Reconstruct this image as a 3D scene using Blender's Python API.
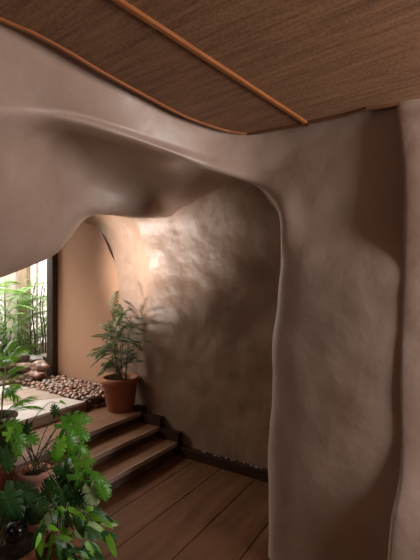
import bpy, bmesh, math, random
from mathutils import Vector, Matrix, noise

for o in list(bpy.data.objects):
    bpy.data.objects.remove(o)
SC = bpy.context.scene
COL = SC.collection

# ------------------------------------------------------------------ camera
F, CX, HY, EYE = 370.0, 210.0, 292.0, 1.65
A = math.radians(33)
FW = Vector((math.cos(A), math.sin(A), 0)); RT = Vector((math.sin(A), -math.cos(A), 0))
cam = bpy.data.cameras.new('camera'); cam.lens = F/560*36; cam.sensor_width = 36
cam.sensor_fit = 'AUTO'; cam.shift_y = (HY-280)/560; cam.clip_start = .02
co = bpy.data.objects.new('camera', cam); COL.objects.link(co)
co.location = (0, 0, EYE); co.rotation_euler = (math.radians(90), 0, -math.radians(57))
SC.camera = co

# ------------------------------------------------------------------ world and light
SC.view_settings.view_transform = 'Standard'; SC.view_settings.look = 'None'
SC.view_settings.gamma = 1; SC.view_settings.use_curve_mapping = False
SC.view_settings.exposure = 0.0
w = bpy.data.worlds.new('sky'); SC.world = w; w.use_nodes = True
w.node_tree.nodes['Background'].inputs[0].default_value = (1.0, .97, .93, 1)
w.node_tree.nodes['Background'].inputs[1].default_value = .42

def area(name, loc, target, sx, sy, power, col):
    l = bpy.data.lights.new(name, 'AREA'); l.shape = 'RECTANGLE'; l.size = sx; l.size_y = sy
    l.energy = power; l.color = col
    o = bpy.data.objects.new(name, l); COL.objects.link(o); o.location = loc
    o.rotation_euler = (Vector(target)-Vector(loc)).to_track_quat('-Z', 'Y').to_euler()
    return o
# daylight through the garden-side opening left of the stairs, falling on the landing
LG = area('daylight_garden', (1.0, 5.0, 2.5), (2.4, 3.9, .45), .9, .9, 10, (1, .97, .93)); LG.data.spread = math.radians(75)
# small added lamp standing in for light bounced up onto the vault
LB = area('vault_bounce_fill', (1.35, 4.35, .8), (3.0, 2.88, 2.08), .26, .2, 14, (1, .94, .88)); LB.data.spread = math.radians(41)
# daylight through the window behind the viewer and the small high one on the left
area('daylight_window', (1.9, -2.4, 1.75), (1.3, 1.6, 2.2), .9, 1.2, 108, (1, .975, .965))
area('daylight_left', (-1.45, 1.4, 2.1), (2.1, .8, 1.9), 1.3, .6, 2.5, (1, .95, .9))
# sky light over the garden, plus an added lamp whitening its wall
area('garden_wall_fill', (3.0, 5.5, 4.3), (4.4, 8.4, 1.7), 2.0, 1.2, 320, (1, .98, .96))
area('daylight_sky', (2.6, 7.2, 4.4), (3.0, 5.6, .6), 3.0, 3.0, 420, (1, .98, .96))

# ------------------------------------------------------------------ helpers
def P(px, py, Z):
    return Vector((0, 0, EYE)) + FW*Z + RT*((px-CX)/F*Z) + Vector((0, 0, (HY-py)/F*Z))
def onX(px, py, X):
    r = (px-CX)/F
    return P(px, py, X/(FW.x+r*RT.x))
def onZ(px, py, z):
    return P(px, py, (EYE-z)*F/(py-HY))

def link(name, me, mat=None, parent=None, label=None, cat=None, group=None, kind=None):
    o = bpy.data.objects.new(name, me); COL.objects.link(o)
    if mat and me is not None and not me.materials: me.materials.append(mat)
    if parent: o.parent = parent
    return tag(o, label, cat, group, kind)
def tag(o, label=None, cat=None, group=None, kind=None):
    if label: o['label'] = label
    if cat: o['category'] = cat
    if group: o['group'] = group
    if kind: o['kind'] = kind
    return o
def empty(name, loc, label, cat, group=None, rz=0):
    o = bpy.data.objects.new(name, None); COL.objects.link(o); o.location = loc; o.rotation_euler = (0, 0, rz)
    o.empty_display_size = .1
    return tag(o, label, cat, group)

class MB:
    """collects geometry for one mesh"""
    def __init__(s): s.v = []; s.f = []
    def add(s, vs, fs):
        b = len(s.v); s.v += [Vector(v) for v in vs]; s.f += [[i+b for i in f] for f in fs]
    def box(s, x0, x1, y0, y1, z0, z1):
        s.add([(x0,y0,z0),(x1,y0,z0),(x1,y1,z0),(x0,y1,z0),(x0,y0,z1),(x1,y0,z1),(x1,y1,z1),(x0,y1,z1)],
              [(0,3,2,1),(4,5,6,7),(0,1,5,4),(1,2,6,5),(2,3,7,6),(3,0,4,7)])
    def prism(s, poly, z0, z1):
        n = len(poly)
        s.add([(x,y,z0) for x,y in poly]+[(x,y,z1) for x,y in poly],
              [list(range(n))[::-1], list(range(n,2*n))]+[(i,(i+1)%n,n+(i+1)%n,n+i) for i in range(n)])
    def tube(s, pts, r0, r1=None, n=6):
        r1 = r0 if r1 is None else r1; pts = [Vector(p) for p in pts]; vs = []; fs = []
        m = len(pts)
        for i, p in enumerate(pts):
            d = (pts[min(i+1, m-1)]-pts[max(i-1, 0)]).normalized()
            a = d.cross(Vector((0,0,1)) if abs(d.z) < .95 else Vector((1,0,0))).normalized(); b = d.cross(a)
            r = r0+(r1-r0)*i/(m-1)
            vs += [p+(a*math.cos(t)+b*math.sin(t))*r for t in [2*math.pi*k/n for k in range(n)]]
        for i in range(m-1):
            for k in range(n):
                fs.append((i*n+k, i*n+(k+1)%n, (i+1)*n+(k+1)%n, (i+1)*n+k))
        fs += [list(range(n))[::-1], [(m-1)*n+k for k in range(n)]]
        s.add(vs, fs)
    def lathe(s, prof, n=40):
        vs = []; fs = []
        for r, z in prof:
            vs += [(r*math.cos(2*math.pi*k/n), r*math.sin(2*math.pi*k/n), z) for k in range(n)]
        for i in range(len(prof)-1):
            for k in range(n):
                fs.append((i*n+k, i*n+(k+1)%n, (i+1)*n+(k+1)%n, (i+1)*n+k))
        s.add(vs, fs)
    def mesh(s, name, smooth=True, bevel=0):
        me = bpy.data.meshes.new(name)
        bm = bmesh.new()
        vs = [bm.verts.new(v) for v in s.v]
        for f in s.f:
            try: bm.faces.new([vs[i] for i in f])
            except ValueError: pass
        if bevel:
            bmesh.ops.recalc_face_normals(bm, faces=bm.faces)
            bmesh.ops.bevel(bm, geom=list(bm.edges), offset=bevel, segments=2, affect='EDGES', profile=.6)
        bm.to_mesh(me); bm.free()
        for p in me.polygons: p.use_smooth = smooth
        return me

def cr(p0, p1, p2, p3, t):
    return .5*((2*p1)+(p2-p0)*t+(2*p0-5*p1+4*p2-p3)*t*t+(3*p1-p0-3*p2+p3)*t**3)
def spline(pts, k):
    out = []
    for i in range(len(pts)-1):
        a = pts[max(i-1,0)]; b = pts[i]; c = pts[i+1]; d = pts[min(i+2,len(pts)-1)]
        for j in range(k): out.append(cr(a,b,c,d,j/k))
    out.append(pts[-1]); return out
def loft(name, grid, ku, kv, amp=.012, fr=2.2, away=None):
    rows = [spline(r, kv) for r in grid]
    n = len(rows[0])
    cols = [spline([r[j] for r in rows], ku) for j in range(n)]
    m = len(cols[0])
    me = bpy.data.meshes.new(name); vs = []
    for i in range(m):
        for j in range(n):
            vs.append(cols[j][i])
    fs = [(i*n+j, i*n+j+1, (i+1)*n+j+1, (i+1)*n+j) for i in range(m-1) for j in range(n-1)]
    me.from_pydata(vs, [], fs); me.update()
    nr = [v.normal.copy() for v in me.vertices]
    for v, nn in zip(me.vertices, nr):
        p = v.co
        d = noise.noise(p*fr)*amp*1.3 + noise.noise(p*fr*2.3+Vector((7,3,1)))*amp*.5 + noise.noise(p*fr*5)*amp*.13
        v.co = p+nn*d
    for p in me.polygons: p.use_smooth = True
    me.update(); return me

# ------------------------------------------------------------------ materials
def mat(name, col, rough=.7, spec=.4, var=None, scale=4, bump=0, bscale=20, det=6, stretch=(1,1,1), metal=0, bdist=.01, trans=0):
    m = bpy.data.materials.new(name); m.use_nodes = True; nt = m.node_tree; n = nt.nodes; b = n['Principled BSDF']
    b.inputs['Base Color'].default_value = (*col, 1); b.inputs['Roughness'].default_value = rough
    b.inputs['Specular IOR Level'].default_value = spec; b.inputs['Metallic'].default_value = metal
    tc = n.new('ShaderNodeTexCoord'); mp = n.new('ShaderNodeMapping'); mp.inputs['Scale'].default_value = stretch
    nt.links.new(tc.outputs['Object'], mp.inputs[0])
    if var:
        t = n.new('ShaderNodeTexNoise'); t.inputs['Scale'].default_value = scale; t.inputs['Detail'].default_value = det
        t.inputs['Roughness'].default_value = .6
        r = n.new('ShaderNodeValToRGB'); r.color_ramp.elements[0].position = .32; r.color_ramp.elements[1].position = .68
        r.color_ramp.elements[0].color = (*col, 1); r.color_ramp.elements[1].color = (*var, 1)
        nt.links.new(mp.outputs[0], t.inputs[0]); nt.links.new(t.outputs[0], r.inputs[0]); nt.links.new(r.outputs[0], b.inputs['Base Color'])
    if bump:
        t = n.new('ShaderNodeTexNoise'); t.inputs['Scale'].default_value = bscale; t.inputs['Detail'].default_value = 4
        bp = n.new('ShaderNodeBump'); bp.inputs['Strength'].default_value = bump; bp.inputs['Distance'].default_value = bdist
        nt.links.new(mp.outputs[0], t.inputs[0]); nt.links.new(t.outputs[0], bp.inputs['Height']); nt.links.new(bp.outputs[0], b.inputs['Normal'])
    if trans:
        out = n['Material Output']; tl = n.new('ShaderNodeBsdfTranslucent'); mx = n.new('ShaderNodeMixShader')
        mx.inputs[0].default_value = trans; tl.inputs[0].default_value = (col[0]*1.6, min(1,col[1]*1.8), col[2]*.8, 1)
        nt.links.new(b.outputs[0], mx.inputs[1]); nt.links.new(tl.outputs[0], mx.inputs[2]); nt.links.new(mx.outputs[0], out.inputs[0])
    return m
M = {}
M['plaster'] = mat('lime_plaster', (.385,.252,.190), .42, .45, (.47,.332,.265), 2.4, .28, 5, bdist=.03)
M['earthshade'] = mat('shaded_earth_plaster', (.205,.115,.070), .5, .42, (.28,.17,.11), 2.0, .35, 8, bdist=.035)  # browner vault plaster with the alcove's shade put into its colour
M['peach'] = mat('peach_plaster', (.42,.235,.145), .85, .1, (.45,.255,.16), 1.5)
M['stone'] = mat('slab_stone', (.40,.33,.28), .5, .5, (.52,.45,.40), 5, .3, 12)
M['stonebrown'] = mat('brown_slab_stone', (.25,.17,.125), .6, .35, (.34,.25,.19), 5, .3, 12)
M['fasciashade'] = mat('shaded_fascia', (.20,.125,.085), .7, .3, (.30,.20,.15), 5, .5, 14, stretch=(1,3,3))  # fascia brown, with the slab front's shade put into the colour
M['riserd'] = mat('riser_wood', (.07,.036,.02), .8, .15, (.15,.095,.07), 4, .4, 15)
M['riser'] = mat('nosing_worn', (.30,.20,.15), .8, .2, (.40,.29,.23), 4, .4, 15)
M['tread'] = mat('tread_wood', (.12,.055,.025), .5, .22, (.21,.10,.05), 4, .25, 20, stretch=(1,6,6))
M['board'] = mat('floor_board_wood', (.085,.036,.015), .5, .15, (.145,.066,.032), 3, .2, 14, stretch=(.7,4,4))
M['darkwood'] = mat('dark_skirting_wood', (.030,.012,.006), .6, .15, (.045,.02,.010), 5, stretch=(4,1,4))
M['post'] = mat('dark_post_wood', (.035,.022,.015), .6, .3, (.075,.05,.036), 8, stretch=(5,5,.7))
M['trim'] = mat('orange_stained_wood', (.24,.075,.02), .4, .4, (.34,.115,.034), 6, stretch=(1,4,4))
M['trimdark'] = mat('red_brown_stained_wood', (.12,.042,.018), .4, .4, (.17,.065,.028), 6)
M['terra'] = mat('terracotta', (.30,.105,.05), .75, .25, (.37,.14,.07), 7, .15, 30)
M['terrapale'] = mat('pale_terracotta', (.45,.21,.14), .8, .2, (.58,.33,.25), 6, .2, 30)
M['darkpot'] = mat('dark_clay', (.10,.045,.028), .6, .3, (.15,.075,.05), 7, .2, 30)
M['soil'] = mat('potting_soil', (.02,.012,.008), .95, .1, (.05,.03,.02), 30, .8, 60)
M['leaf'] = mat('monstera_leaf', (.05,.17,.012), .33, .5, (.12,.31,.025), 9, .15, 25, trans=.25)
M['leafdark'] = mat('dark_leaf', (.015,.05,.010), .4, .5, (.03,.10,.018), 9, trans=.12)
M['leafbright'] = mat('bright_leaf', (.13,.33,.025), .42, .4, (.22,.42,.05), 9, trans=.35)
M['leafpale'] = mat('pale_mottled_leaf', (.14,.28,.07), .4, .4, (.62,.62,.42), 14, trans=.25)  # green leaf mottled with pale patches
M['palm'] = mat('palm_leaf', (.06,.095,.035), .5, .4, (.12,.165,.07), 9, trans=.2)
M['palmlight'] = mat('light_green_palm_leaf', (.11,.20,.05), .5, .35, (.24,.34,.11), 9, trans=.28)  # lighter green leaf of the garden palms and shrubs
M['palmgrey'] = mat('grey_green_leaf', (.24,.28,.20), .5, .35, (.50,.52,.42), 9, trans=.35)
M['stem'] = mat('green_stem', (.16,.17,.07), .6, .3, (.25,.22,.10), 20)
M['twig'] = mat('grey_twig', (.09,.06,.045), .8, .2, (.16,.12,.09), 20)
M['white'] = mat('white_render', (.82,.78,.72), .8, .2, (.86,.83,.78), 2)
M['tan'] = mat('tan_timber', (.34,.23,.15), .8, .2, (.46,.34,.24), 6, .3, 30, stretch=(4,4,.6))
M['greywood'] = mat('grey_timber', (.35,.28,.23), .8, .2, (.46,.39,.33), 6, .3, 30, stretch=(4,4,.6))
M['soilground'] = mat('garden_soil', (.09,.06,.04), .95, .1, (.15,.10,.07), 9, .6, 30)
M['gravel'] = mat('white_gravel', (.55,.5,.45), .8, .3, (.7,.66,.6), 30)
M['black'] = mat('black_gloss', (.006,.006,.008), .12, .6)
PEB = [mat('pebble_%s' % nme, a, .42, .5, b, 25) for nme, a, b in [
    ('rust', (.17,.068,.035), (.24,.105,.06)), ('tan', (.21,.12,.075), (.29,.175,.12)),
    ('brown', (.10,.045,.026), (.15,.075,.045)), ('grey', (.16,.125,.10), (.25,.21,.17))]]

def weave():
    m = bpy.data.materials.new('woven_mat'); m.use_nodes = True; nt = m.node_tree; n = nt.nodes; b = n['Principled BSDF']
    tc = n.new('ShaderNodeTexCoord'); mp = n.new('ShaderNodeMapping'); nt.links.new(tc.outputs['Object'], mp.inputs[0])
    mp.inputs['Scale'].default_value = (60, 3.0, 1); mp.inputs['Rotation'].default_value = (0, 0, math.radians(4))
    t = n.new('ShaderNodeTexNoise'); t.inputs['Scale'].default_value = 1.0; t.inputs['Detail'].default_value = 5; t.inputs['Roughness'].default_value = .7
    t2 = n.new('ShaderNodeTexNoise'); t2.inputs['Scale'].default_value = 95; t2.inputs['Detail'].default_value = 2
    mm = n.new('ShaderNodeMix'); mm.data_type = 'FLOAT'; mm.inputs[0].default_value = .35
    nt.links.new(mp.outputs[0], t.inputs[0]); nt.links.new(tc.outputs['Object'], t2.inputs[0])
    nt.links.new(t.outputs[0], mm.inputs[2]); nt.links.new(t2.outputs[0], mm.inputs[3])
    r = n.new('ShaderNodeValToRGB'); e = r.color_ramp.elements
    e[0].position = .38; e[1].position = .64; e[0].color = (.125,.052,.023,1); e[1].color = (.29,.145,.070,1)
    nt.links.new(mm.outputs[0], r.inputs[0]); nt.links.new(r.outputs[0], b.inputs['Base Color'])
    bp = n.new('ShaderNodeBump'); bp.inputs['Strength'].default_value = .5; bp.inputs['Distance'].default_value = .004
    nt.links.new(mm.outputs[0], bp.inputs['Height']); nt.links.new(bp.outputs[0], b.inputs['Normal'])
    b.inputs['Roughness'].default_value = .7
    return m
M['weave'] = weave()

# ------------------------------------------------------------------ ceiling
CZ = 2.65
def ce(px, py): return P(px, py, (CZ-EYE)*F/(HY-py))
edge_px = [(0,19),(35,34),(70,53),(100,71),(140,93),(180,114),(205,124),(228,131),(248,134)]
edge = [Vector((-1.6, 1.75, CZ)), Vector((-.4, 1.56, CZ)), Vector((.3, 1.50, CZ))] + [ce(*p) for p in edge_px]
edge2 = [ce(248,134), ce(300,124), ce(345,114), ce(366,108), ce(397,104), ce(420,100), Vector((2.23,-.1,CZ)), Vector((2.33,-.8,CZ)), Vector((2.45,-2.6,CZ))]
poly = [(p.x, p.y) for p in edge+edge2[1:]] + [(-1.6, -2.6)]
mb = MB(); mb.prism(poly, CZ, CZ+.02)
link('ceiling', mb.mesh('ceiling', False), M['weave'], kind='structure')
def strip(pts, w, h, inward):
    """square batten following a curve just under the ceiling"""
    mb = MB(); vs = []; m = len(pts)
    for i, p in enumerate(pts):
        d = (pts[min(i+1,m-1)]-pts[max(i-1,0)]).normalized(); nn = Vector((-d.y, d.x, 0))*inward
        for a, z in ((0,0),(w,0),(w*.94,-h),(w*.06,-h)):
            vs.append(p+nn*(a-w*.12)+Vector((0,0,z+.003)))
    fs = [(0,1,2,3), tuple((m-1)*4+k for k in (3,2,1,0))]
    for i in range(m-1):
        for k in range(4): fs.append((i*4+k, (i+1)*4+k, (i+1)*4+(k+1)%4, i*4+(k+1)%4))
    mb.add(vs, fs); return mb.mesh('strip', False)
e1 = spline(edge, 6)
link('trim_1', strip(e1, .015, .013, -1), M['trim'], kind='structure')
link('trim_2', strip(edge2, .02, .018, -1), M['trimdark'], kind='structure')
b0, b1 = ce(115,-2), ce(308,124)
bb = b0-(b1-b0)*1.6
link('ceiling_batten', strip([bb, b0, b1], .019, .018, -1), M['trim'],
     label='thin orange-brown wooden batten running across the woven ceiling mat', cat='batten')
mb = MB(); mb.box(-1.9, 3.6, -2.9, 5.0, 3.05, 3.25)
link('ceiling_roof_slab', mb.mesh('roof', False), M['plaster'], kind='structure')

# ------------------------------------------------------------------ near plaster wall with the arched opening
G = []
def pillar(y, e, x3=2.12):
    t3 = onX(e, y, x3)
    z = t3.z
    return [onX(440,y,2.16), onX(403,y,2.13), onX(365,y,2.105), onX(325,y,2.09), onX(e+17,y,2.085), t3,
            Vector((x3+.10, t3.y+.015, z)), Vector((2.55, t3.y+.02, z)), Vector((2.95, t3.y+.05, z)), Vector((3.15, t3.y+.1, z)), Vector((3.3, t3.y+.15, z))]
G.append(pillar(620, 268)); G.append(pillar(540, 269)); G.append(pillar(470, 270)); G.append(pillar(400, 272))
G.append(pillar(345, 273)); G.append(pillar(300, 278)); G.append(pillar(262, 282.5)); 
def arch(t0, t3, rest, bulge=.03):
    t0 = Vector(t0); t3 = Vector(t3)
    row = []
    for k, fr_ in enumerate((0, .22, .42, .62, .82)):
        p = t0.lerp(t3, fr_); row.append(p - FW*bulge*.5*math.sin(fr_*math.pi))
    return row+[t3]+[Vector(r) for r in rest]
G.append(arch(onX(440,215,2.24), onX(283,236,2.12), [Vector((2.22,.875,2.0)),(2.55,.90,2.02),(2.95,.95,2.02),(3.15,1.0,2.02),(3.3,1.1,2.0)], .02))
G.append(arch(onX(440,150,2.24), onX(278,209,2.12), [P(281,204,2.5),P(275,200,2.8),P(268,205,3.2),P(265,210,3.5),P(262,215,3.8)], .02))
G.append(arch(onX(440,60,2.26), onX(267,193,2.13), [P(270,186,2.5),P(262,184,2.8),P(255,195,3.2),P(250,205,3.5),P(245,215,3.8)], .02))
G.append(arch(onX(345,98,2.2), P(249,182.5,2.36), [P(252,175,2.6),P(245,182,3.0),P(240,195,3.6),P(240,205,3.8),P(240,215,4.0)], .02))
G.append(arch(onX(275,108,2.17), P(225,174,2.34), [P(225,172,2.65),P(218,186,3.05),P(208,206,3.66),P(208,210,3.9),P(208,214,4.1)], .02))
G.append(arch(P(230,112,2.36), P(198,165,2.28), [P(193,171,2.6),P(186,192,3.0),P(176,214,3.62),P(177,218,3.8),P(176,218,4.0)], .015))
G.append(arch(P(185,105,2.17), P(160,151,2.14), [P(150,159,2.6),P(144,184,2.98),P(141,216,3.22),P(141,214,3.5),P(145,200,3.8)]))
G.append(arch(P(135,78,1.88), P(120,138,2.0), [P(106,147,2.5),P(103,182,2.85),P(110,214,2.98),P(112,211,3.3),P(118,195,3.7)]))
G.append(arch(P(90,50,1.66), P(80,127,1.90), [P(71,140,2.42),P(73,184,2.66),P(85,217.5,2.85),P(89,213,3.15),P(96,190,3.6)]))
G.append(arch(P(48,28,1.50), P(40,121,1.80), [P(39,146,2.12),P(46,196,2.42),P(56,248,2.72),P(60,245,3.0),P(74,200,3.5)]))
G.append(arch(P(0,8,1.36), P(-5,122,1.66), [P(-4,168,1.93),P(6,218,2.22),P(25,264,2.55),P(28,260,2.85),P(40,215,3.4)]))
G.append(arch(P(-70,-28,1.15), P(-70,125,1.48), [P(-66,178,1.75),P(-52,230,2.05),P(-24,282,2.4),P(-22,276,2.7),P(-5,225,3.2)]))
G.append(arch(P(-200,-90,.93), P(-200,105,1.15), [P(-200,155,1.4),P(-170,240,1.75),P(-110,318,2.15),P(-105,310,2.45),P(-90,250,2.9)]))
me = loft('wall_arch', G, 7, 6, amp=.010, fr=2.4)
wa = link('wall_front', me, M['plaster'], kind='structure')

# ------------------------------------------------------------------ right-hand wall nearer the viewer
Cg = []
for y, e, X0 in [(640,385,2.03),(580,387.5,2.03),(552,389,2.035),(530,391,2.045),(512,394,2.06),(496,397.5,2.08),(478,400,2.10),(450,401,2.12),(400,400,2.125),(340,400.5,2.128),(280,403,2.13),(200,404.5,2.135),(166,403,2.14),(125,399,2.16),(106,397,2.19),(60,397,2.20)]:
    p = onX(e, y, X0); z = p.z
    Cg.append([Vector((2.45, p.y+.03, z)), Vector((X0+.07, p.y+.008, z)), p, Vector((X0-.012, p.y-.03, z)), Vector((X0+.02, p.y-.2, z)), Vector((X0+.13, -.5, z)), Vector((X0+.25, -1.2, z)), Vector((2.46, -2.6, z))])
link('wall_right', loft('wall_right', Cg, 6, 5, amp=.006, fr=3), M['plaster'], kind='structure')

# ------------------------------------------------------------------ vault over the stairs
prof = [ # x, z, y_end
 (3.04,-.1,3.36),(3.03,.5,3.37),(3.02,1.0,3.38),(3.02,1.4,3.38),(3.02,1.7,3.40),(2.99,2.0,3.47),(2.93,2.22,3.58),(2.80,2.42,3.72),(2.58,2.58,3.95),(2.2,2.72,4.3),(1.6,2.8,4.6),(.8,2.82,4.6),(-.3,2.82,4.6)]
Bg = []
for i, (x, z, ye) in enumerate(prof):
    row = []
    k = min(1, max(0, (z-1.7)/1.0))
    for fy, dx in ((.7,.0),(1.4,.0),(2.0,.0),(2.45,.0),(2.75,.01),(3.02,.10)):
        row.append(Vector((x+dx, fy, z)))
    xe = 3.17 if i < 5 else [3.175,3.18,3.18,3.15,2.7,1.9,.9,-.3][i-5]
    ze = z if i < 5 else [2.0,2.22,2.42,2.60,2.76,2.82,2.82,2.82][i-5]
    up = 0 if i < 4 else .6
    for a_, b_ in ((-.03,-.10),(-.012,-.02),(.02,.012)):
        row.append(Vector((xe+a_, ye+b_, ze+b_*up)))
    row.append(Vector((max(xe+.08, 3.22), ye+.035, ze)))
    Bg.append(row)
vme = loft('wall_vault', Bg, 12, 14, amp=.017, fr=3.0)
link('wall_alcove', vme, M['earthshade'], kind='structure')
# flat peach wall
mb = MB(); mb.box(3.19, 3.34, 2.9, 4.62, .2, 3.06)
link('wall_peach', mb.mesh('peach', False), M['peach'], kind='structure')
# timber jamb post
mb = MB(); mb.box(3.11, 3.26, 4.62, 4.76, .38, 3.06)
link('door_post', mb.mesh('post', True, .006), M['post'], label='dark brown timber post standing between peach wall and garden opening', cat='post')

# ------------------------------------------------------------------ unseen sides of the room
mb = MB(); mb.box(-1.8,-1.6,-2.6,.7,0,3.06); mb.box(-1.8,-1.6,2.1,3.0,0,3.06); mb.box(-1.8,-1.6,.7,2.1,0,1.7); mb.box(-1.8,-1.6,.7,2.1,2.5,3.06); mb.box(-1.8,.1,2.9,3.0,0,3.06); mb.box(0,.2,3.0,4.9,0,3.06); link('wall_left', mb.mesh('wl', False), M['post'], kind='structure')  # walls beside the landing are added to shut out sky light
mb = MB()
for b in ((-1.8,2.4,-2.8,-2.6,0,.6),(-1.8,2.4,-2.8,-2.6,2.4,3.06),(-1.8,1.1,-2.8,-2.6,.6,2.4),(2.3,2.5,-2.8,-2.6,.6,2.4)): mb.box(*b)
link('wall_back', mb.mesh('wb', False), M['post'], kind='structure')

# ------------------------------------------------------------------ floor boards
seams = [-2.6,-2.2,-1.8,-1.4,-1.05,-.7,-.35,0,.38,.74,1.09,1.44,1.80,2.10,2.36]
mb = MB()
for a, b in zip(seams, seams[1:]):
    mb.box(-1.6, 3.2, a+.004, b-.004, -.04, 0)
mb.box(-1.6, 3.2, -2.6, 2.36, -.08, -.042)
link('floor', mb.mesh('floor', False, .0025), M['board'], kind='structure')

# ------------------------------------------------------------------ stairs
st = empty('staircase', (2.2, 2.4, 0), 'short flight of worn brown wooden steps climbing left to the stone landing', 'stairs')
def spart(name, m, boxes, bev=.004, label=None):
    mb = MB()
    for b in boxes: mb.box(*b)
    me = mb.mesh(name, False, bev); me.transform(Matrix.Translation((-2.2,-2.4,0)))
    return link(name, me, m, st, label=label)
Ys = [2.32, 2.56, 2.81, 3.37]; Zs = [.13, .24, .35, .45]; XL, XR = .2, 3.03
for i in range(3):
    y0, z = Ys[i], Zs[i]; yb = Ys[i+1]+.06; zb = Zs[i-1] if i else 0
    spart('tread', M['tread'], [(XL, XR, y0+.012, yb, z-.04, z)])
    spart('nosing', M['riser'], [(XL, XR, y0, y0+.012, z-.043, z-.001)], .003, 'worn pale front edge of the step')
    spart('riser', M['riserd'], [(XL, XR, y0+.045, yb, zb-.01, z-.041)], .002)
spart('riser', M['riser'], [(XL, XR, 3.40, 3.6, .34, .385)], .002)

# stone landing slabs
def slab(poly, label, m='stone'):
    x = sum(p[0] for p in poly)/len(poly); y = sum(p[1] for p in poly)/len(poly)
    mb = MB(); mb.prism([(a-x, b-y) for a, b in poly], -.075, 0)
    o = link('stone_slab', mb.mesh('slab', False, .005), M[m], label=label, cat='slab', group='paving slabs of the landing')
    o.location = (x, y, .45); return o
slab([(.2,3.37),(2.66,3.36),(2.63,3.71),(2.3,3.90),(1.7,4.05),(.2,4.1)], 'pale grey front paving slab along the top step edge')
slab([(.2,4.11),(1.7,4.06),(2.3,3.91),(2.64,3.72),(2.74,4.43),(2.45,4.40),(.2,4.5)], 'brownish middle paving slab beside the pebble strip', 'stonebrown')
slab([(.2,4.51),(2.45,4.41),(2.66,4.43),(2.6,4.8),(.2,4.85)], 'far grey paving slab in front of the rock pile')
mb = MB(); mb.box(.2, 3.2, 3.38, 5.1, -.1, .372)
mb.box(2.66, 3.2, 3.37, 5.1, .37, .43)
link('floor_landing_base', mb.mesh('lb', False), M['soilground'], kind='structure')
mb = MB(); mb.box(.2, 2.66, 3.345, 3.37, .35, .436)  # strip added over the slab's front edge to carry its shade
link('trim_3', mb.mesh('fas', False), M['fasciashade'], kind='structure')

# stepped skirting
mb = MB()
mb.box(2.955, 3.02, .8, 2.30, 0, .085)
mb.box(2.955, 3.02, 2.30, 2.54, .0, .225)
mb.box(2.955, 3.02, 2.54, 2.79, .13, .335)
mb.box(2.955, 3.03, 2.79, 2.93, .24, .40)
link('baseboard_right', mb.mesh('bb', False, .004), M['darkwood'], kind='structure')

# ------------------------------------------------------------------ garden beyond the opening
mb = MB(); mb.box(-1.5, 8, 4.86, 10.5, -.1, .40); link('floor_garden', mb.mesh('gr', False), M['soilground'], kind='structure')
mb = MB(); mb.box(-1.5, 8, 8.4, 8.6, .4, 3.4); mb.box(5.6, 5.8, 4.9, 8.4, .4, 3.4)
link('wall_garden', mb.mesh('gw', False), M['white'], kind='structure')
def post(pxa, pxb, Z, zt, m, name, label, cat):
    a = P(pxa, HY, Z); b = P(pxb, HY, Z); c = (a+b)/2; wd = (b-a).length
    mb = MB(); mb.box(-wd/2, wd/2, -wd/2.2, wd/2.2, .40, zt)
    o = link(name, mb.mesh(name, True, .008), m, label=label, cat=cat); o.location = (c.x, c.y, 0); o.rotation_euler = (0,0,-math.radians(57)); return o
post(20, 29, 6.2, 3.2, M['tan'], 'timber_post', 'broad tan timber post standing in the garden behind the foliage', 'post')
post(36, 38, 6.6, 3.2, M['greywood'], 'thin_post', 'thin grey post in the garden, beside the broad tan post', 'post')
post(7, 18, 7.0, 3.0, M['greywood'], 'timber_screen', 'wide grey timber screen, farthest left in the garden', 'panel')

# ------------------------------------------------------------------ pebbles and rocks
random.seed(5)
def pebble_mesh(name, sx, sy, sz, seed, sub=3):
    bm = bmesh.new(); bmesh.ops.create_icosphere(bm, subdivisions=sub, radius=1)
    for v in bm.verts:
        d = 1+(.22 if sub < 3 else .42)*noise.noise(v.co*1.3+Vector((seed*3.7,0,0)))+.06*noise.noise(v.co*3+Vector((0,seed,0)))
        v.co = Vector((v.co.x*sx*d, v.co.y*sy*d, v.co.z*sz*d))
    me = bpy.data.meshes.new(name); bm.to_mesh(me); bm.free()
    for p in me.polygons: p.use_smooth = True
    return me
pm = []
for i in range(12):
    me = pebble_mesh('pebble', 1, .72+.15*random.random(), .5+.15*random.random(), i, 2); me.materials.append(PEB[[0,1,2,0,3,0,1,2,0,1,2,0][i]]); pm.append(me)
GP = 'rounded reddish brown pebbles along the foot of the peach wall'
cells = []
y = 3.40
while y < 5.02:
    x = 2.68+.03*random.random()+(.05 if y > 4.4 else 0)
    if y > 4.86: x = 2.1
    while x < (3.17 if y < 4.58 else 3.07 if y < 4.86 else 3.2):
        cells.append((x+random.uniform(-.012,.012), y+random.uniform(-.012,.012))); x += .070
    y += .066
for (x, y) in cells:
    lay = 0
    r = random.uniform(.033, .050)
    o = link('pebble', random.choice(pm), label='small rounded reddish brown pebble in the bed along the peach wall', cat='pebble', group=GP)
    hump = .045*math.sin(min(1, max(0, (x-2.66)/.5))*math.pi*.6)
    o.location = (x, y, .43+r*.35+hump*random.uniform(.7,1.1)); o.scale = (r, r, r)
    o.rotation_euler = (random.uniform(-.4,.4), random.uniform(-.4,.4), random.uniform(0,6.28))
# pebbles spilled onto the step beside the pot
for (px, py, z, r) in [(88,403,.36,.035),(93,402,.385,.045),(99,401,.39,.05),(95,407,.35,.04),(102,406,.35,.045),(107,403,.37,.05),(90,407,.35,.03),(98,397,.45,.045),(104,398,.43,.05),(110,397,.43,.045),(112,392,.47,.045),(105,392,.48,.04)]:
    o = link('pebble', random.choice(pm), label='rounded brown pebble spilled onto the top step beside the potted palm', cat='pebble', group='pebbles spilled beside the palm pot')
    p = onZ(px, py, z); o.location = p+Vector((0,0,r*.3)); o.scale = (r,r,r); o.rotation_euler = (0,0,random.uniform(0,6))
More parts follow.
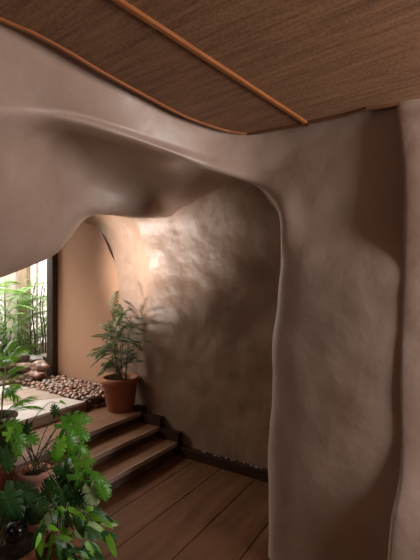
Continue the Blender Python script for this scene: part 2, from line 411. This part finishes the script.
# white gravel behind the skirting
gme = pebble_mesh('chip', 1, .8, .7, 9, 1); gme.materials.append(M['gravel'])
for i in range(30):
    y = random.choice([random.uniform(1.32,1.62), random.uniform(1.3,1.9), random.uniform(1.3,2.25)])
    r = random.uniform(.004,.009)
    o = link('gravel_chip', gme, label='tiny white gravel chip on the dark skirting ledge by the alcove wall', cat='gravel', group='white gravel chips along the skirting')
    o.location = (3.0+random.uniform(-.015,.004), y, .085+r*.6); o.scale = (r,r,r); o.rotation_euler = (random.random()*3,random.random()*3,0)
# rocks
for nme, px, py, Z, sx, sy, sz, rz, m_, lab in [
    ('r', 20, 357, 5.3, .15,.10,.075,.1,3,'long grey rock on top of the pile, leftmost against the foliage'),
    ('r', 13, 366, 5.15,.09,.08,.06,.5,0,'small reddish rock low on the left of the rock pile'),
    ('r', 24, 367, 5.05,.10,.08,.065,.2,1,'squat pinkish brown rock at the pile centre, under the long grey rock'),
    ('r', 39, 366, 5.0,.125,.09,.065,-.2,1,'large tan rock at the right of the pile beside the post'),
    ('r', 37, 374, 4.92,.11,.08,.05,-.1,0,'flat brown rock at the foot of the pile under the large tan rock'),
    ('r', 35, 359, 5.35,.12,.09,.055,.3,3,'grey brown rock at the back right of the pile'),
    ('r', 4, 368, 5.3,.12,.09,.07,.3,2,'dark brown rock at the left picture edge behind the slab'),
    ('r', 44, 357, 5.5,.09,.08,.05,.3,3,'small grey rock at the back of the pile nearest the post')]:
    p = P(px, py, Z)
    me = pebble_mesh('rock', sx, sy, sz, px, 3); me.materials.append(PEB[m_])
    o = link('garden_rock', me, label=lab, cat='rock', group='rock pile at the garden opening'); o.location = p; o.rotation_euler = (.1, .1, -1+rz)
# earth mound carrying the rocks
mb = MB()
g = []
for i in range(9):
    r_ = []
    for j in range(9):
        x = 1.9+i*.35; y = 4.9+j*.35
        r_.append(Vector((x, y, .40+.20*math.exp(-((y-5.6)/.5)**2)*math.exp(-((x-3.2)/1.2)**2))))
    g.append(r_)
link('floor_earth_mound', loft('mound', g, 3, 3, amp=.02, fr=4), M['soilground'], kind='structure')

# ------------------------------------------------------------------ plants: generators
def basis(o, loc, d, up=Vector((0,0,1)), roll=0, s=1):
    """place object so its local +X runs along d, local Z close to up"""
    x = Vector(d).normalized(); y = up.cross(x)
    if y.length < 1e-4: y = Vector((0,1,0))
    y.normalize(); z = x.cross(y)
    R = Matrix((x, y, z)).transposed().to_4x4() @ Matrix.Rotation(roll, 4, 'X')
    o.matrix_local = Matrix.Translation(loc) @ R @ Matrix.Scale(s, 4)
def blade(mb, base, d, side, L, W, droop=.25, fold=.2, n=4):
    """one narrow leaflet"""
    d = d.normalized(); nrm = d.cross(side).normalized(); sd = nrm.cross(d).normalized()
    vs = []; fs = []
    for i in range(n+1):
        t = i/n; c = base+d*L*t-Vector((0,0,1))*droop*L*t*t
        wd = W*(math.sin(math.pi*min(1,t*.9+.1))**.8)*.5 if i < n else 0
        vs += [c+sd*wd+nrm*wd*fold, c, c-sd*wd+nrm*wd*fold]
    for i in range(n):
        a = i*3; fs += [(a,a+1,a+4,a+3),(a+1,a+2,a+5,a+4)]
    mb.add(vs, fs)
def frond_mesh(name, L, nl, ll, lw, curve, seed, start=.25, ang=55, droop=.3):
    rnd = random.Random(seed); mb = MB()
    pts = []
    for i in range(12):
        t = i/11; pts.append(Vector((L*t*(1-.12*curve*t), 0, -curve*L*t*t*.5)))
    mb.tube(pts, L*.006+.001, .0008, 5)
    for i in range(nl):
        t = start+(1-start)*(i+.5)/nl; k = t*11; j = min(10, int(k)); p = pts[j].lerp(pts[j+1], k-j); tg = (pts[j+1]-pts[j]).normalized()
        for s in (1,-1):
            a = math.radians(ang*(1-.45*t)+rnd.uniform(-6,6))
            d = tg*math.cos(a)+Vector((0,s,0))*math.sin(a)+Vector((0,0,rnd.uniform(-.05,.12)))
            l = ll*(.55+.45*math.sin(math.pi*(.15+.8*(t-start)/(1-start))))*rnd.uniform(.85,1.1)
            blade(mb, p, d, Vector((0,0,1)).cross(d), l, lw, droop)
    blade(mb, pts[-1], pts[-1]-pts[-2], Vector((0,1,0)), ll*.5, lw, droop)
    return mb.mesh(name)
def pot_parts(parent, r, h, m, soil=True, flare=.72, rim=.035, rimh=.16, label=None):
    mb = MB(); rr = r-rim*.5; b = r*flare
    mb.lathe([(0,0),(b*.96,0),(b,.008),(rr*.985,h*(1-rimh)),(rr,h*(1-rimh)),(r,h*(1-rimh)+.004),(r*1.01,h*.985),(r*.99,h),(rr*.97,h),(rr*.93,h*.985),(rr*.9,h*.82),(0,h*.82)], 48)
    p = link('pot', mb.mesh('pot'), m, parent, label=label)
    mb = MB(); mb.lathe([(rr*.905,h*.84),(rr*.5,h*.87),(0,h*.865)], 32)
    link('soil', mb.mesh('soil'), M['soil'], parent)
    return p

# potted parlour palm on the top step
PP = onZ(120.5, 409, .35)
pal = empty('potted_palm', PP, 'bushy green palm in a terracotta pot on the top step by the peach wall', 'potted plant')
pot_parts(pal, .205, .36, M['terra'], flare=.72)
rnd = random.Random(11)
fm = [frond_mesh('frond', .28, 11, .085, .0095, c, i, .22, 58, .35) for i, c in enumerate((.6,1.1,1.5,.8))]
for me in fm: me.materials.append(M['palm'])
sm = []
for i in range(11):
    a = rnd.uniform(0, 6.28); rb = rnd.uniform(.01,.07); ht = rnd.uniform(.35,.76)+.32
    lean = rnd.uniform(.02,.10)
    b = Vector((rb*math.cos(a), rb*math.sin(a), .30)); t = Vector(((rb+lean)*math.cos(a), (rb+lean)*math.sin(a), ht))
    mid = (b+t)/2+Vector((0,0,.02))
    mb = MB(); mb.tube([b, mid, t], .0065, .004, 6); link('stem', mb.mesh('stem'), M['stem'], pal); sm.append((b, mid, t))
for i in range(92):
    b, mid, t = sm[i % 11]; f_ = rnd.uniform(.18, 1.0) if i > 10 else 1
    p = b.lerp(t, f_)
    a = i*2.399+rnd.uniform(-.3,.3); el = rnd.uniform(.15, .75)
    if i < 5: el = .95
    d = Vector((math.cos(a)*math.cos(el), math.sin(a)*math.cos(el), math.sin(el)))
    # keep the crown off the wall behind
    if d.x > .3: d.x *= .25; d.z += .25
    s = (.95 if f_ > .7 else .75)*rnd.uniform(.8,1.1)
    o = link('frond', fm[i % 4], None, pal); basis(o, p, d, roll=rnd.uniform(-.5,.5), s=s)

# ---- monstera leaf: heart outline with slits
def monstera(name, R, slits, seed, cup=.25, m=None, nar=.8):
    """leaf along +X, petiole at the origin; lobes run out from the midrib, slits between them"""
    rnd = random.Random(seed); mb = MB(); N = 150 if slits else 26; K = 6
    for sgn in (1, -1):
        cuts = [.10+.8*(k+.5)/slits+rnd.uniform(-.02,.02) for k in range(slits)] if slits else []
        vs = []; fs = []
        for i in range(N):
            u = i/(N-1)
            mx = R*(.0+.90*u)
            ang = math.radians(148-128*u**.75)
            wd = R*(.28+.22*math.sin(math.pi*min(1,(u+.12)/1.1))**.8) if u < .93 else R*(.34-.6*(u-.93))
            if not slits: wd *= nar
            for c in cuts: wd *= 1-.72*math.exp(-((u-c)/.033)**4)
            wd *= 1+.03*math.sin(u*40+seed)
            for k in range(K):
                q = wd*k/(K-1)
                a = ang-.35*(k/(K-1))**2*(1 if u > .15 else 0)
                x = mx+q*math.cos(a); y = q*math.sin(a)
                z = -cup*((y*y)*1.6+(x-.2*R)**2*.55)/R+.16*abs(y)*math.exp(-abs(y)/(.3*R))+.02*R*math.sin(u*44+seed)*(k/K)**2
                vs.append(Vector((x, sgn*y, z)))
        for i in range(N-1):
            for k in range(K-1):
                f = (i*K+k, i*K+k+1, (i+1)*K+k+1, (i+1)*K+k)
                fs.append(f if sgn < 0 else f[::-1])
        mb.add(vs, fs)
    me = mb.mesh(name); me.materials.append(m or M['leaf']); return me
mons = [monstera('leaf', 1, 5, i, .3+.2*i) for i in range(3)]
monsd = [monstera('leaf', 1, 5, i+5, .3, M['leafdark']) for i in range(2)]
monsb = [monstera('leaf', 1, 4, 8, .3, M['leafbright'])]
monsp = [monstera('leaf', 1, 3, 9, .3, M['leafpale'])]
plain = []
for mm in ('leaf','leafbright','leafpale','leafdark'):
    plain.append(monstera('leaf', 1, 0, 4, .5, M[mm], .36))
PL = dict(leaf=plain[0], bright=plain[1], pale=plain[2], dark=plain[3])
def add_leaf(plant, me, px, py, Z, size, dpx, dpy, dz=0, facing=-.6, stem_from=None, sm_='stem', sr=.004, roll=0):
    """leaf at pixel pos; tip direction given in view terms; facing tilts blade toward the room"""
    org = plant.location
    p = P(px, py, Z)-org
    d = (RT*dpx+Vector((0,0,-dpy))+FW*dz).normalized()
    up = (Vector((0,0,1))*.6 - FW*(-facing)*1.0).normalized()
    o = link('leaf', me, None, plant); basis(o, p, d, up=up, roll=roll, s=size)
    if stem_from is not None:
        a = Vector(stem_from); b = p; mid = a.lerp(b, .55)+Vector((0,0,.08))
        pts = [a, a.lerp(mid,.5)+Vector((0,0,.03)), mid, mid.lerp(b,.6)+Vector((0,0,.01)), b]
        mb = MB(); mb.tube(spline(pts, 3), sr, sr*.6, 6); link('petiole', mb.mesh('petiole'), M[sm_], plant)
    return o

# monstera in the pale pot on the first step
L1 = onZ(37, 520, .13); L1 = Vector((1.50, 2.44, .13))
m1 = empty('potted_monstera', L1, 'tall monstera with split glossy leaves in a pale pot on the steps', 'potted plant')
pot_parts(m1, .105, .28, M['terrapale'], flare=.75, rim=.02, label='pale pinkish terracotta pot')
base = Vector((0,0,.23))
def ml(*a, **k): return add_leaf(m1, *a, stem_from=base+Vector((random.uniform(-.04,.04), random.uniform(-.04,.04), 0)), **k)
for a_ in [(mons[0],62,424,2.35,.13,.75,.45,-.1,-.9),(mons[1],70,418,2.40,.12,.9,.1,.1,-.9),(monsb[0],60,440,2.25,.09,.0,1,-.2,-.9),
          (mons[2],66,436,2.28,.12,.5,.9,-.1,-.9),(mons[0],78,430,2.42,.09,.8,.7,0,-.8),(monsd[0],56,415,2.5,.07,-.2,-.7,0,-.8),
          (monsb[0],78,463,2.20,.09,1,-.15,0,-.5),(monsd[0],64,468,2.18,.15,.45,.7,0,-.8),(mons[1],76,474,2.12,.14,.85,.5,-.1,-.8),
          (mons[2],92,480,2.08,.12,.8,.6,-.1,-.8),(monsp[0],90,488,2.05,.10,.25,.95,-.1,-.8),(mons[0],100,486,2.03,.08,.5,.9,-.1,-.8),
          (mons[2],14,434,2.25,.10,.5,.7,-.2,-.9),(mons[0],22,434,2.3,.11,.9,.35,-.2,-.9),(monsd[1],4,450,2.2,.12,.3,.9,-.2,-.9),(mons[1],14,444,2.2,.08,.4,.9,-.2,-.9),
          (monsd[1],62,492,2.1,.11,.3,.9,0,-.9),(monsd[0],74,492,2.1,.10,.6,.7,0,-.9),(mons[1],4,424,2.3,.11,.8,.1,0,-.7),(monsb[0],8,432,2.25,.09,.7,.6,0,-.7)]:
    ml(*a_)
for px, py, k in [(52,452,0),(58,470,1),(50,480,1),(70,455,0),(80,446,0),(64,482,1),(84,470,0),(72,500,1),(54,500,1),(28,424,1),(4,442,1)]:
    add_leaf(m1, monsd[1] if k else mons[px % 3], px, py, 2.3, .085, .6-.9*(px < 50), .7, 0, -.8, roll=.3*math.sin(px))

# leafy plant in the terracotta pot at the bottom
L2 = Vector((1.40, 1.98, 0))
m2 = empty('potted_leafy_plant', L2, 'low bright green arrow-leaved plant in a terracotta pot on the floor', 'potted plant')
pot_parts(m2, .12, .27, M['terra'], flare=.72, rim=.02)
rr = random.Random(3)
kinds = ['leaf']*4+['bright']*3+['dark']*4+['pale']
for i in range(96):
    u = rr.random(); px = 36+u*72; top = 506+max(0, 56-px)*.5+max(0, px-92)*.55
    py = top+rr.random()**1.0*(560-top); k = rr.choice(kinds)
    if px > 96: py = min(py, top+22)
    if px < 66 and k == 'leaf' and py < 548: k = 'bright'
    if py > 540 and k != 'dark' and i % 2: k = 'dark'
    a = rr.uniform(-.6, 1.9)
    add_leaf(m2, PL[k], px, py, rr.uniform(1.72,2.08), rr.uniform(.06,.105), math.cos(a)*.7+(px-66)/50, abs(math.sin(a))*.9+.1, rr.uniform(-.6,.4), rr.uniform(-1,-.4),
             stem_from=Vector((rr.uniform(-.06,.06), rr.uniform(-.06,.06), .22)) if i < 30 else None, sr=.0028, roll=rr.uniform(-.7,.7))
# dark leafed plant in low bowl, left
L3 = Vector((1.10, 2.06, 0))
m3 = empty('potted_dark_plant', L3, 'dark broad-leaved plant in a wide terracotta bowl, bottom left corner', 'potted plant')
pot_parts(m3, .20, .26, M['terra'], flare=.7, rim=.02)
for i, (px, py, k, s, dx, dy) in enumerate([(4,492,'d',.16,.5,.7),(10,500,'d',.14,.3,.9),(16,490,'d',.13,.9,.2),(22,505,'d',.13,.8,.5),(2,515,'d',.13,.4,.9),
        (38,505,'d',.10,.7,.6),(0,552,'b',.06,.6,.5),(6,557,'b',.05,.6,.1),(26,515,'d',.08,.9,.3),(35,496,'d',.09,.9,.3),(46,496,'d',.10,.2,-.9)]):
    me = {'d': monsd[i % 2], 'l': mons[i % 3], 'b': PL['bright']}[k]
    add_leaf(m3, me, px, py, 2.05+.02*(i % 5), s, dx, dy, -.2, -.8, stem_from=Vector((-.05+.02*(i%4), .05, .2)), sr=.003)
bm = bmesh.new(); bmesh.ops.create_uvsphere(bm, u_segments=32, v_segments=20, radius=.058)
me = bpy.data.meshes.new('ball'); bm.to_mesh(me); bm.free()
for p in me.polygons: p.use_smooth = True
bl = link('glass_ball', me, M['black'], label='glossy black ball lying in the wide terracotta bowl, bottom left', cat='ball'); bl.location = P(16, 531, 1.98)
# palm in a dark bowl on the top step, left edge
L4 = P(-3, 412, 2.85); L4.z = .35
m4 = empty('potted_bamboo_palm', L4, 'light green drooping palm in a dark clay bowl, left edge of the top step', 'potted plant')
pot_parts(m4, .145, .35, M['darkpot'], flare=.6, rim=.015, rimh=.06)
fl = [frond_mesh('frond', .36, 13, .14, .012, c, 20+i, .3, 45, .9) for i, c in enumerate((.5,.8,1.1))]
for me in fl: me.materials.append(M['leafbright'])
rr = random.Random(8)
for k in range(6):
    a = k*1.05; t = Vector((.07*math.cos(a), .07*math.sin(a), .72+.05*(k % 3)))
    mb = MB(); mb.tube([Vector((.03*math.cos(a), .03*math.sin(a), .26)), t*.6, t], .005, .003, 5); link('stem', mb.mesh('stem'), M['stem'], m4)
for i in range(46):
    a = i*2.399; el = rr.uniform(.3,1.35)
    d = Vector((math.cos(a)*math.cos(el), math.sin(a)*math.cos(el), math.sin(el)))
    if d.dot(RT) > .1: d -= RT*.15
    o = link('frond', fl[i % 3], None, m4); basis(o, Vector((.05*math.cos(a), .05*math.sin(a), rr.uniform(.28,.78))), d, roll=rr.uniform(-.6,.6), s=rr.uniform(.45,.85)*(.72 if d.dot(RT) > .1 else 1))
# orange pot at left edge with small plant
L5 = P(-2, 470, 2.5); L5.z = .24
m5 = empty('terracotta_pot', L5, 'orange terracotta pot cut off by the left edge, above the pale pot', 'pot')
pot_parts(m5, .115, .30, M['terra'], flare=.8, rim=.018)
# trailing vine
vp = [P(28,430,2.6), P(36,416,2.62), P(44,407,2.7), P(51,402,2.75), P(58,403,2.78), P(62,402,2.8)]
vn = empty('trailing_vine', vp[0], 'thin dark vine tendril with one small leaf arching over the landing edge', 'vine')
mb = MB(); mb.tube([p-vp[0] for p in spline(vp, 4)], .003, .002, 5); link('stem', mb.mesh('stem'), M['twig'], vn)
add_leaf(vn, PL['bright'], 60, 401, 2.78, .055, 1, .5, 0, -.7)

# ------------------------------------------------------------------ garden foliage
gf = [frond_mesh('frond', .8, 16, .24, .016, c, 30+i, .2, 48, .45) for i, c in enumerate((.6,1.0,1.5))]
for me in gf: me.materials.append(M['palmlight'])
gg = [frond_mesh('frond', .65, 13, .2, .013, c, 40+i, .2, 48, .4) for i, c in enumerate((.6,1.0,1.5))]
for me in gg: me.materials.append(M['palmgrey'])
rr = random.Random(21)
def gpalm(px, Z, n, hb, meshes, label, s0=1.0, cat='palm', name='garden_palm'):
    b = P(px, HY, Z); b.z = .40
    g_ = empty(name, b, label, cat, 'leafy plants in the garden')
    for i in range(n):
        a = i*2.399+rr.uniform(-.2,.2); el = rr.uniform(.3,1.35)
        hh = rr.uniform(.15, hb)
        d = Vector((math.cos(a)*math.cos(el), math.sin(a)*math.cos(el), math.sin(el)))
        o = link('frond', meshes[i % 3], None, g_); basis(o, Vector((.05*math.cos(a), .05*math.sin(a), hh)), d, roll=rr.uniform(-.5,.5), s=s0*rr.uniform(.6,1.0))
    mb = MB(); mb.tube([(0,0,0),(0.01,0,hb*.5),(0,0.01,hb+.05)], .02, .01, 8); link('trunk', mb.mesh('trunk'), M['twig'], g_)
gpalm(5, 5.7, 26, 1.2, gf, 'bright green feathery palm in the garden at the left edge')
gpalm(-22, 5.4, 22, 1.2, gf, 'bright green palm mostly cut off by the left edge of the garden')
gpalm(18, 6.0, 22, 1.1, gf, 'light green palm in front of the broad tan garden post')
gpalm(30, 6.0, 24, 1.1, gg, 'grey green spiky palm between the two garden posts', .7)
gpalm(14, 5.6, 14, .45, gf, 'low green palm growing just behind the rock pile', .6)
def strap_shrub(px, Z, h, n, m, label, sl=.3):
    b = P(px, HY, Z); b.z = .42
    g_ = empty('strap_leaf_shrub', b, label, 'shrub', 'leafy plants in the garden')
    mb = MB(); mt = MB()
    for k in range(7):
        a = k*2.4; t = Vector((.16*math.cos(a), .16*math.sin(a), h*(.45+.55*rr.random()))); mt.tube([Vector((.03*math.cos(a), .03*math.sin(a), 0)), t*.5, t], .007, .004, 5)
        for q in range(n//7):
            f_ = rr.uniform(.25, 1); c = t*f_; aa = rr.uniform(0, 6.28); el = rr.uniform(-.3, 1.2)
            d = Vector((math.cos(aa)*math.cos(el), math.sin(aa)*math.cos(el), math.sin(el)))
            blade(mb, c, d, Vector((0,0,1)).cross(d), rr.uniform(.6,1.1)*sl, .019, .5)
    link('stems', mt.mesh('stems'), M['twig'], g_); link('leaves', mb.mesh('leaves'), M[m], g_)
strap_shrub(2, 5.4, 1.0, 190, 'palmlight', 'dense bright green strappy shrub low at the left edge of the garden')
strap_shrub(12, 5.6, .75, 170, 'palmlight', 'dense green strappy shrub just behind the long grey rock')
strap_shrub(27, 5.9, 1.1, 150, 'palmgrey', 'grey green strappy shrub in front of the tan post')
strap_shrub(37, 6.1, .9, 90, 'palmgrey', 'sparse grey green strappy shrub nearest the dark jamb post', .22)
strap_shrub(-16, 5.6, 1.1, 150, 'palm', 'darker green strappy shrub cut off by the left picture edge')
for px, Z, lab in ((42, 5.7, 'thin dark leafless stem right of the foliage, nearest the jamb post'), (44.5, 5.9, 'thin grey sapling leaning against the bright garden wall'), (34,5.6,'slender brown stem rising behind the rocks')):
    b = P(px, HY, Z); b.z = .40
    t_ = empty('sapling', b, lab, 'sapling', 'saplings in the garden')
    pts = [Vector((0,0,0)), Vector((.02,0,.5)), Vector((-.02,.02,1.0)), Vector((.01,-.02,1.4))]
    mb = MB(); mb.tube(spline(pts,4), .014, .006, 6)
    for k in range(7):
        z = .5+.13*k; a = k*2.4; mb.tube([(0,0,z),(.10*math.cos(a),.10*math.sin(a),z+.13)], .004, .002, 5)
    link('trunk', mb.mesh('trunk'), M['twig'], t_)
    mb = MB()
    for k in range(26):
        z = rr.uniform(.6,1.5); a = rr.uniform(0,6.28); d = Vector((math.cos(a), math.sin(a), rr.uniform(-.3,.6)))
        blade(mb, Vector((0,0,z))+d*.08, d, Vector((0,0,1)).cross(d), .08, .018, .3)
    link('leaves', mb.mesh('leaves'), M['palmgrey'], t_)
